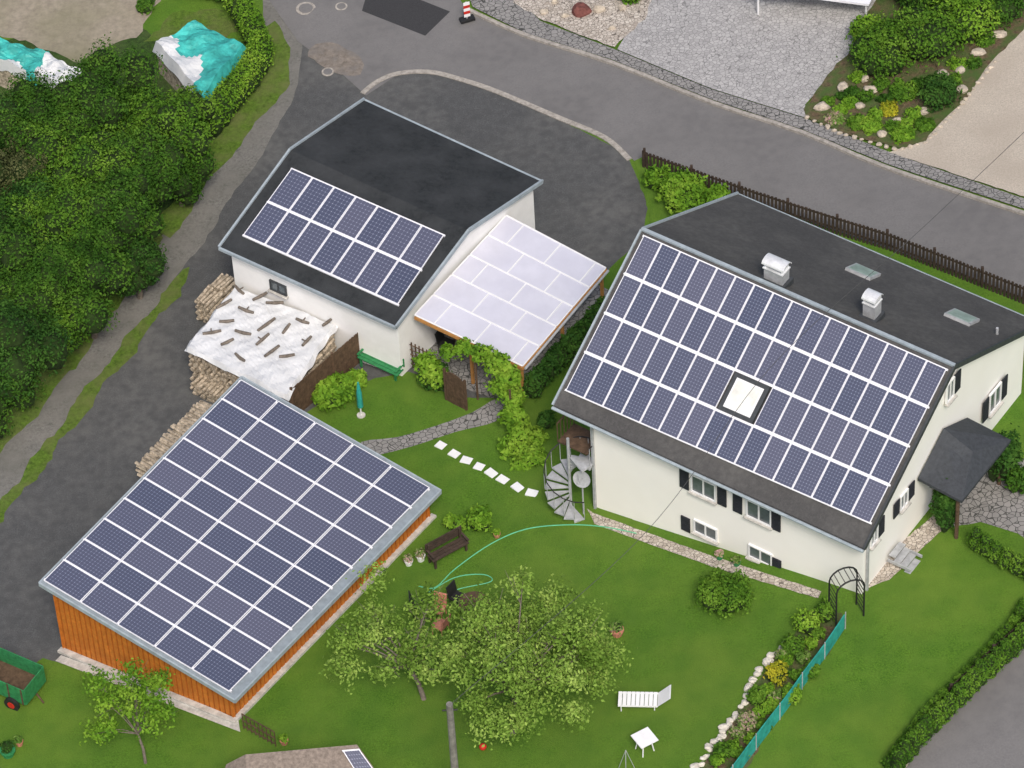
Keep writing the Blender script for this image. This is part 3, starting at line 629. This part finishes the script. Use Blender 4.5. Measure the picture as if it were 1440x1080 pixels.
def pot(px,py,rad,h,label,lm=lf_light,mt=m_terra,n=160):
    c=G(px,py);t=thing('flower_pot',label,'flower pot',c);m=M();m.tube(c,c+Z*h,rad*.75,rad,12);m.tube(c+Z*(h-.05),c+Z*(h+.01),rad*1.1,rad*1.1,12);m.build('pot',mt,t)
    foliage('foliage',[(c+Z*(h+rad*.5),rad,rad,rad*.8)],n,.05,lm,t,int(px));return t
pot(868,893,.22,.3,'terracotta pot with purple flowers alone on the lawn',lf_fl)
pot(400,1046,.14,.22,'small terracotta pot by the brown gate at the lower left')
pot(1012,786,.13,.22,'green pot against the house wall, left of two',lf_fl,m_gpaint);pot(1036,795,.13,.22,'green pot against the house wall, right of two',lf_fl,m_gpaint)
pot(575,794,.15,.25,'white pot, left of the pair beside the brown bench',lf_fl,m_wplas);pot(592,788,.16,.3,'white pot, right of the pair beside the brown bench',lf_fl,m_wplas)
pot(699,755,.12,.2,'terracotta pot between lawn shrubs and the garden hose')
hp=[G(x,y,.03) for x,y in smooth([(588,824),(612,826),(640,800),(690,765),(740,744),(800,738),(850,741),(895,750)],6)]
m=M();m.path(hp,.02,5);solo(m,'garden_hose',m_hose,'long green garden hose curving across the lawn to the house','hose')
hp=[G(x,y,.03) for x,y in smooth([(600,835),(640,812),(680,808),(690,818),(640,830),(610,850)],6)]
m=M();m.path(hp,.018,5);solo(m,'garden_hose',m_hose,'short looped end of green hose near the apple tree','hose')
for i,(x,y) in enumerate(((620,627),(639,639),(656,648),(674,657),(691,666),(707,675),(728,686),(748,694))):
    m=M(fr(G(x,y),TH+random.uniform(-.3,.3)));k=random.uniform(.17,.22)
    m.box((-k,k),(-.16,.16),(-.02,.045));solo(m,'stepping_stone',m_wplas,'square white stepping stone in the lawn','stepping stone','white stepping stones across the lawn')
c=G(508,585);t=thing('folded_parasol','closed teal parasol standing on the small lawn','parasol',c);m=M();m.tube(c,c+Z*1.7,.03);m.build('pole',m_wplas,t)
m=M();m.tube(c+Z*.5,c+Z*1.2,.11,.1,8);m.tube(c+Z*1.2,c+Z*1.75,.1,.03,8);m.build('canopy',m_net,t);m=M();m.tube(c,c+Z*.06,.16,.16,12);m.build('base',m_con,t)
pt=P(632,990,7.);b=V((pt.x,pt.y,Tz(pt.x,pt.y)));t=thing('utility_pole','grey wooden utility pole at the bottom of the frame','utility pole',b)
m=M();m.tube(b-Z*.2,pt,.14,.11,10);m.build('mast',mat('weathered_pole',(.2,.19,.17),.9,.3,5),t);m=M();m.tube(pt-V((.25,0,.3)),pt+V((.25,0,-.3)),.03);m.build('crossbar',m_black,t)
kp=[(632,992,6.9),(905,752,7.2),(1085,515,10.6),(1300,318,10.2),(1520,110,10.5)]
m=M();m.path([P(*q) for q in smooth(kp,10)],.010,5);solo(m,'overhead_cable',m_cable,'thin dark overhead cable crossing the house roof','cable')
c=G(1190,865);T=fr(c,math.radians(18));t=thing('metal_garden_arch','black metal rose arch at the near corner of the white house','garden arch',c)
for y in(-.3,.3):
    pts=[(-.5,y,0),(-.5,y,1.6)]+[(-.5*math.cos(k*math.pi/8),y,1.6+.45*math.sin(k*math.pi/8)) for k in range(1,8)]+[(.5,y,1.6),(.5,y,0)]
    m=M(T);m.path(pts,.03,6);m.build('hoop',m_black,t)
m=M(T)
for s in(-1,1):
    for k in range(7):m.tube((s*.5,-.3,.2+k*.22),(s*.5,.3,.2+k*.22),.015)
for k in range(1,8):m.tube((-.5*math.cos(k*math.pi/8),-.3,1.6+.45*math.sin(k*math.pi/8)),(-.5*math.cos(k*math.pi/8),.3,1.6+.45*math.sin(k*math.pi/8)),.015)
m.build('rungs',m_black,t)
pts=smooth([(1187,885),(1160,925),(1130,965),(1105,1000),(1070,1045),(1025,1105)],3)
t=thing('netting_fence','teal netting fence along the flower bed','fence',G(*pts[0]));m=ribbon(pts,.03,.02,.75);m.build('netting',m_net,t)
for q,d in along(pts,1.5):m=M();m.tube(q-Z*.1+V((.04,.02,0)),q+Z*.85+V((.04,.02,0)),.02);m.build('post',m_metal,t)
def rock(c,s,mt,label,group,seed,cat='boulder'):
    m=M();m.ico(c+Z*s*.25,s,s*random.uniform(.7,1),s*.6,2,.22,0,seed);return solo(m,'boulder',mt,label,cat,group)
sd_=0
for q,d in along(smooth([(1108,903),(1085,925),(1063,950),(1048,985),(1020,1025),(975,1085)],4),.2,.25):
    sd_+=1;rock(q+V((random.uniform(-.08,.08),random.uniform(-.08,.08),0)),random.uniform(.1,.17),m_wrock,'pale limestone lump in the curved bed edging','limestone edging of the flower bed',sd_,'stone')
for q,d in along([(1135,168),(1180,190),(1262,214),(1302,203),(1352,150),(1402,86)],.34,.2):
    sd_+=1;rock(q+Z*.1,random.uniform(.07,.12),m_rock,'small pale stone edging the rockery across the street','rockery edging stones',sd_,'stone')
for x,y,s in((1155,152,.3),(1185,125,.25),(1215,112,.2),(1225,128,.25),(1262,172,.25),(1300,158,.2),(1352,128,.25),(1325,105,.28),(1375,75,.25),(1210,150,.2),(1240,190,.2),(1405,50,.25),(1420,20,.25),(1350,100,.2)):
    sd_+=1;rock(G(x,y,.12),s,m_rock,'weathered sandstone boulder among the rockery plants','sandstone boulders in the rockery',sd_)
rock(G(842,15,.1),.27,m_rock,'pale boulder in the pebble garden',None,91);rock(G(818,16,.1),.42,m_rockr,'large dark red boulder in the pebble garden',None,92)
for x,y in((780,3),(795,22),(860,40),(875,12),(765,18)):
    sd_+=1;rock(G(x,y,.1),.17,m_rock,'small stone in the pebble garden','small stones in the pebble garden',sd_)
for i,(x,y,l) in enumerate(((430,12,'iron manhole cover left of the two near the top edge'),(480,9,'iron manhole cover right of the two near the top edge'),(461,101,'iron manhole cover at the yard mouth'))):
    c=G(x,y,.030);k=.4 if i<1 else .25;t=thing('manhole_cover',l,'manhole cover',c);m=M();m.tube(c-Z*.02,c+Z*.012,k,k,24);m.build('frame',m_kerb,t);m=M();m.tube(c+Z*.005,c+Z*.02,k*.72,k*.72,24);m.build('lid',m_street,t)
c=G(657,28,.1);t=thing('marker_post','red and white striped marker post beside the street','marker post',c);yw=fr(c,.3)
m=M(yw);m.box((-.03,.03),(-.02,.02),(0,.95));m.build('post',m_metal,t);m=M(yw)
for k in range(5):m.box((-.13,.13),(-.045,-.02),(.2+k*.15,.35+k*.15),k%2)
m.build('striped_board',[m_wplas,m_red],t);m=M(yw);m.box((-.3,.3),(-.15,.15),(0,.1));m.build('foot',m_black,t)
t=thing('flat_canopy','edge of a low white flat canopy across the street, at the top edge','canopy',G(1150,-10));zc=G(1210,30).z+1.0
m=M();m.slab([P(1050,-16,zc),P(1222,6,zc),P(1262,-70,zc),P(1100,-80,zc)],.1);m.build('roof',m_alu,t)
for x,y in((1065,-14),(1217,5)):
    tq_=P(x,y,zc-.08)+B*.06;m=M();m.tube(onT(tq_),tq_,.04);m.build('post',m_wplas,t)
c=G(12,968);T=fr(c,math.radians(-32))@Matrix.Scale(.85,4);t=thing('farm_trailer','green wooden farm trailer with brown load bed and red hubs','trailer',c)
m=M(T);m.box((-1.4,1.4),(-.7,.7),(.5,.58));m.build('load_bed',m_brown,t)
zs=1.4
for b in(((-1.4,1.4),(-.74,-.7),(.5,zs)),((-1.4,1.4),(.7,.74),(.5,zs)),((-1.44,-1.4),(-.7,.7),(.5,zs)),((1.4,1.44),(-.7,.7),(.5,zs))):
    m=M(T);m.box(*b);m.build('side_board',m_gpaint,t)
m=M(T)
for y in(-.755,.755):
    for x in(-1.3,-.65,0,.65,1.3):m.box((x-.03,x+.03),(y-.015,y+.015),(.5,zs+.02))
m.build('stanchions',m_brown,t)
for x in(-.8,.8):
    for y in(-.85,.85):
        m=M(T);m.tube((x,y-.07,.35),(x,y+.07,.35),.34,.34,18);w=m.build('wheel',m_black,t);m=M(T);m.tube((x,y-.085,.35),(x,y+.085,.35),.17,.17,12);m.build('hub',m_red,w)
m=M(T);m.tube((1.44,0,.45),(1.9,-.2,.35),.04);m.build('drawbar',m_brown,t)
t=thing('lattice_gate','small brown lattice gate at the lower corner of the shed','gate',G(365,1040));c0=G(343,1025);c1=G(388,1050);d=(c1-c0);L_=d.length;d.normalize();m=M()
for k in range(9):m.tube(c0+d*L_*k/8,c0+d*L_*k/8+Z*.8,.02)
for h in(.15,.45,.78):m.tube(c0+Z*h,c1+Z*h,.025)
m.build('lattice',m_brown,t)
t=thing('garden_hut','small hut with brown shingled roof cut off by the bottom edge','hut',onT(P(440,1110,1)));rq=[P(345,1061,2.9),P(502,1047,2.9),P(555,1120,2.1),P(350,1135,2.1)]
m=M();m.slab(rq,.1);bk=[P(318,1075,2.3),P(345,1061,2.9),P(350,1135,2.1),P(300,1140,1.7)];m.slab(bk,.1);m.build('roof',mat('brown_shingles',(.22,.18,.15),.9,.3,8),t)
cc_=sum(rq,V((0,0,0)))/4;ww=[cc_.lerp(x,.88) for x in rq];m=M();m.hexa([onT(x,-.2) for x in ww],[x-Z*.12 for x in ww]);m.build('wall',m_brown,t)
array(t,[bil(rq,.84,.10),bil(rq,.99,.10),bil(rq,.99,.9),bil(rq,.84,.9)],1,1,.02,.02,C_gar)
def tarp(quad,z,label,mt,bm_=None,seed=1):
    q=[P(x,y,z) for x,y in quad];c=onT(sum(q,V((0,0,0)))/4);t=thing('tarp_covered_pile',label,'covered pile',c);rn=random.Random(seed);m=M();n=18;vs=[]
    for j in range(n+1):
        for i in range(n+1):
            u=-.05+1.1*i/n;v=-.05+1.1*j/n;x=bil(q,u,v)+Z*(.08*math.sin(u*9+v*4)+.06*math.sin(v*17-u*6)+rn.uniform(-.03,.03))
            if i in(0,n) or j in(0,n):x=x-Z*.55
            vs.append(x)
    m.add(vs,[(j*(n+1)+i,j*(n+1)+i+1,(j+1)*(n+1)+i+1,(j+1)*(n+1)+i) for j in range(n) for i in range(n)]);
    for k in range(len(m.m)):
        j,i=divmod(k,n);m.m[k]=1 if (bm_ and i<n*bm_+2*math.sin(j*.8) and j<n*.75) else 0
    m.build('tarpaulin',[mt,m_tarp],t);m=M();m.hexa([onT(x,-.1) for x in q],[x-Z*.3 for x in q]);m.build('pile',m_log,t)
tarp([(218,58),(275,30),(343,60),(285,133)],-.3,'woodpile under a teal and white tarpaulin beside the curved hedge',m_teal,.3,3)
tarp([(-20,75),(-5,52),(70,72),(50,105)],-.6,'long pile under a teal tarpaulin at the left edge',m_teal,.12,4)
tarp([(48,100),(66,74),(116,98),(95,126)],-.5,'low pile under grey white plastic next to the long teal one',m_tarp,0,5)
pot(12,1062,.25,.3,'dark green tub at the bottom left corner',lf_dark,m_gpaint);pot(28,1048,.13,.25,'small pink flowering pot at the bottom left corner',lf_fl)
# ---------------- vegetation ----------------
W_=[(30,185,1.5,lf_wood),(98,180,1.6,lf_wood),(165,150,1.5,lf_wood),(232,190,1.45,lf_wood2),(40,245,1.3,lf_brown),(120,245,1.6,lf_wood2),(190,245,1.5,lf_wood),(25,320,1.7,lf_dark),(95,310,1.7,lf_wood2),(165,310,1.5,lf_wood),(45,400,1.6,lf_wood),(120,395,1.4,lf_wood),(20,480,1.6,lf_dark),(265,160,.85,lf_wood2),(250,245,1.1,lf_wood),(-20,200,1.5,lf_dark),(-10,560,1.2,lf_wood),(75,470,1.1,lf_wood2),(190,375,1.0,lf_dark)]
ll=['tree nearest the left edge below the teal covered pile','tree in the upper row of the wood below the grey plastic pile','tree at the top of the wood left of the teal tarpaulin','tree at the right of the wood beside the curved hedge','brownish half bare tree at the left of the wood','fresh green tree in the middle of the wood','tree in the wood next to the lane bend','dark tree by the left edge halfway down the wood','lightest green tree of the wood, halfway down','tree at the lane side halfway down the wood','tree in the lower left part of the wood','tree at the lane side in the lower wood','dark tree at the lower left end of the wood','small fresh green tree right below the teal and white tarpaulin','low tree filling the gap at the lane bend','dark tree cut off by the left edge, upper','lowest tree of the wood, cut off by the left edge','small tree at the lower tip of the wood','low dark bushy tree hanging over the gravel track']
for i,(x,y,R,lm) in enumerate(W_):
    h=3.1 if R>1.2 else 1.7
    g=G(x,y);tz=g.z;c=P(x,y,tz+h);b=V((c.x,c.y,Tz(c.x,c.y)));tree(b,c,R*1.14,ll[i],lm,n=int(8800*R*R/2),size=.062,seed=50+i,nb=18,trunk=.11,sub=.4,spread=.74,squash=1.15,cs=.78)
hedge(smooth([(335,20),(355,55),(368,90),(352,125),(320,165),(290,200)],3),1.05,1.5,'tall rounded hedge curving along the gravel track',lf_light,11000,21,.4,.055,neat=.35,cs=.9)
hedge([(255,-10),(330,5)],.9,1.1,'short hedge stub at the top edge',lf_wood,1600,22,neat=.4)
bush(205,15,.4,.5,'small green shrub on the brown field',lf_wood,500,.07,23)
q=G(720,1035);tree(q,P(738,922,q.z+2.6),2.8,'large apple tree standing on the lawn',lf_apple,n=24000,size=.064,seed=3,nb=46,name='apple_tree',cs=0,sub=.27,trunk=.10,spread=.84,squash=.75,limbs=34)
q=G(598,985);tree(q,P(562,895,q.z+2.0),2.1,'sparse twiggy apple tree left of the large one',lf_apple,n=6500,size=.062,seed=4,nb=22,name='apple_tree',cs=0,sub=.3,trunk=.08,spread=.9,limbs=18)
q=G(205,1075);tree(q,P(185,990,q.z+2.0),1.5,'loose young tree in front of the shed wall',lf_light,n=3600,size=.065,seed=6,nb=14,name='young_tree',cs=0,sub=.33,trunk=.05,spread=.85,limbs=14)
bush(1018,850,.85,1.3,'round dark shrub on the lawn below the house windows',lf_wood2,5000,.055,31)
bush(640,742,.35,.5,'low leafy shrub above the brown bench, left one',lf_light,500,.08,32);bush(674,742,.45,.8,'taller pale green shrub above the brown bench',lf_light,800,.08,33)
bush(470,560,.75,.7,'broad bright green plant bed by the plank screen',lf_light,2600,.1,34,nb=6);bush(500,540,.4,.45,'bright green plants left of the green bench',lf_light,1000,.09,35)
bush(612,545,.5,.9,'dark shrub between bench and arched gate',lf_dark,1100,.08,36)
hedge([(750,560),(790,520),(852,452)],.7,1.2,'dark hedge between patio shelter and house',lf_dark,4600,37,.45,.07,neat=.5)
bush(768,600,.35,.6,'small shrub at the foot of the spiral staircase',lf_dark,600,.07,38);bush(752,650,.4,.5,'spreading plant between stepping stones and staircase',lf_light,700,.08,39)
bush(960,290,.85,1.2,'yellow green shrub behind the roof by the picket fence',lf_light,3200,.08,40,nb=5);bush(925,262,.5,.8,'small yellow green shrub at the fence corner',lf_light,1100,.08,41);bush(1010,290,.5,.8,'small green shrub by the fence behind the roof',lf_light,1100,.08,42)
bush(1328,745,.42,2.0,'ivy covered column at the near side of the porch',lf_dark,2600,.065,43,nb=3);bush(1408,672,.6,1.9,'dark evergreen at the far side of the porch',lf_dark,2400,.07,44)
bush(1432,690,.45,1.0,'green shrub on the paving at the right edge near the porch',lf_wood,1300,.07,45)
def conifers(pix,step,h,w,group,label,seed):
    i=0
    for q,d in along(pix,step,.08):
        i+=1;hh=h*random.uniform(.92,1.06)
        tag(foliage('hedge_conifer',[(q+Z*hh*.35,w*.55,w*.55,hh*.38),(q+Z*hh*.72,w*.38,w*.38,hh*.3)],620,.042,lf_wood2,None,seed+i,cs=.88,neat=.3),label,'conifer',group)
conifers([(1262,1085),(1300,1040),(1375,965),(1470,880)],.42,1.1,.55,'conifers of the long hedge by the lower right road','clipped conifer in the long hedge by the lower right road',200)
conifers([(1372,772),(1400,790),(1440,812),(1470,830)],.45,1.0,.55,'conifers of the short hedge by the entrance','clipped conifer in the short hedge by the entrance paving',260)
conifers([(1440,858),(1425,885),(1390,925),(1350,965),(1300,1015),(1250,1080)],.45,.6,.45,'conifers on the lawn side of the long hedge','low conifer on the lawn side of the long hedge',300)
for i,(x,y,rd,h,lm,l) in enumerate(((1240,92,1.25,1.6,lf_wood2,'large green shrub at the left of the rockery'),(1300,72,1.4,1.7,lf_wood2,'largest green shrub in the middle of the rockery'),(1352,42,1.3,1.5,lf_light,'broad bright shrub near the top edge of the rockery'),(1400,22,1.1,1.3,lf_wood,'shrub in the top right of the rockery'),(1320,142,.75,1.0,lf_dark,'rounded dark shrub by the beige gravel drive'),(1225,182,.4,.4,lf_light,'silvery low plant at the street side of the rockery'),(1270,195,.4,.4,lf_light,'low cushion plant at the rockery tip'),(1175,170,.35,.3,lf_fl,'pink flowering cushion at the left tip of the rockery'),(1250,160,.35,.4,lf_yel,'yellow flowering cushion in the rockery'),(1195,150,.3,.35,lf_light,'tiny green cushion between rockery boulders'),(1290,5,1.2,1.5,lf_wood,'tall shrub behind the rockery at the top edge'),(885,0,.5,.7,lf_light,'bright shrub in the pebble garden'),(1270,135,.5,.5,lf_wood2,'mid green cushion at the centre of the rockery'),(1222,60,.8,1.0,lf_light,'bright shrub at the forecourt side of the rockery'),(1205,178,.35,.35,lf_wood2,'low green cushion among the edging stones by the street'),(1300,180,.35,.35,lf_wood2,'low green cushion at the drive side of the rockery tip'))):
    bush(x,y,rd,h,l,lm,int(2200*rd+500),.068,70+i,nb=5)
for i,(x,y,rd) in enumerate(((1165,148,.25),(1182,160,.28),(1200,135,.28),(1218,140,.3),(1232,165,.3),(1245,145,.3),(1255,182,.28),(1285,165,.32),(1290,125,.35),(1340,118,.35),(1345,95,.35),(1370,95,.3),(1385,62,.4),(1205,115,.3),(1185,140,.25),(1240,125,.35),(1275,178,.28),(1310,120,.3))):
    bush(x,y,rd,.35,'small cushion plant filling the rockery between boulders',(lf_wood2,lf_light,lf_wood)[i%3],520,.06,400+i,'small cushion plants in the rockery',nb=3,name='cushion_plant',cat='plant')
for i,(x,y,rd,h,lm,l) in enumerate(((1135,885,.45,.8,lf_light,'tall green plant at the top of the flower bed'),(1160,870,.35,.7,lf_wood2,'leafy plant beside the black metal arch'),(1115,915,.4,.5,lf_wood2,'green plant in the upper flower bed'),(1092,955,.4,.6,lf_yel,'yellow flowering shrub in the flower bed'),(1112,985,.35,.6,lf_light,'bright plant against the teal netting'),(1065,985,.35,.45,lf_wood2,'green plant in the middle of the flower bed'),(1050,1020,.35,.4,lf_fl,'pink flowering plant in the flower bed'),(1020,1060,.35,.4,lf_wood2,'green plant at the lower end of the flower bed'),(1140,950,.3,.4,lf_wood2,'small plant on the lawn side of the netting'),(1085,1000,.3,.4,lf_light,'low bright plant between yellow shrub and pink flowers'))):
    bush(x,y,rd,h,l,lm,int(1200*rd+300),.06,90+i,nb=4)
for i,(x,y) in enumerate(((1150,895),(1140,910),(1128,930),(1105,935),(1118,955),(1080,975),(1092,985),(1068,1008),(1075,1025),(1058,1045),(1035,1035),(1030,1055),(1045,1065),(1008,1075),(1100,925))):
    bush(x,y,.24,.35,'small mixed perennial in the flower bed by the netting',(lf_wood2,lf_light,lf_fl,lf_light)[i%4],420,.055,450+i,'small perennials in the flower bed',nb=3,name='perennial',cat='plant')
# ---------------- light, world, camera ----------------
w=bpy.data.worlds.new('World');sc.world=w;w.use_nodes=True;N=w.node_tree.nodes;sk=N.new('ShaderNodeTexSky');sk.sky_type='NISHITA';sk.sun_disc=False
sd=V((.12,-.9,1.15)).normalized();el=math.asin(sd.z);sk.sun_elevation=el;sk.sun_rotation=math.atan2(sd.x,sd.y);sk.dust_density=4;sk.air_density=.8
w.node_tree.links.new(sk.outputs[0],N['Background'].inputs[0]);N['Background'].inputs[1].default_value=.15
l=bpy.data.lights.new('sun','SUN');l.energy=2.4;l.angle=math.radians(14);l.color=(1,.95,.87);lo_=bpy.data.objects.new('sun',l);COL.objects.link(lo_);lo_.rotation_euler=sd.to_track_quat('Z','Y').to_euler()
cd=bpy.data.cameras.new('camera');co=bpy.data.objects.new('camera',cd);COL.objects.link(co);cd.lens=150;cd.sensor_width=36;cd.clip_end=1500;cd.clip_start=1
bk=-Fv;co.matrix_world=Matrix(((Rv.x,Uv.x,bk.x,CAM.x),(Rv.y,Uv.y,bk.y,CAM.y),(Rv.z,Uv.z,bk.z,CAM.z),(0,0,0,1)));sc.camera=co
sc.view_settings.view_transform='Standard';sc.view_settings.look='None';sc.view_settings.exposure=0
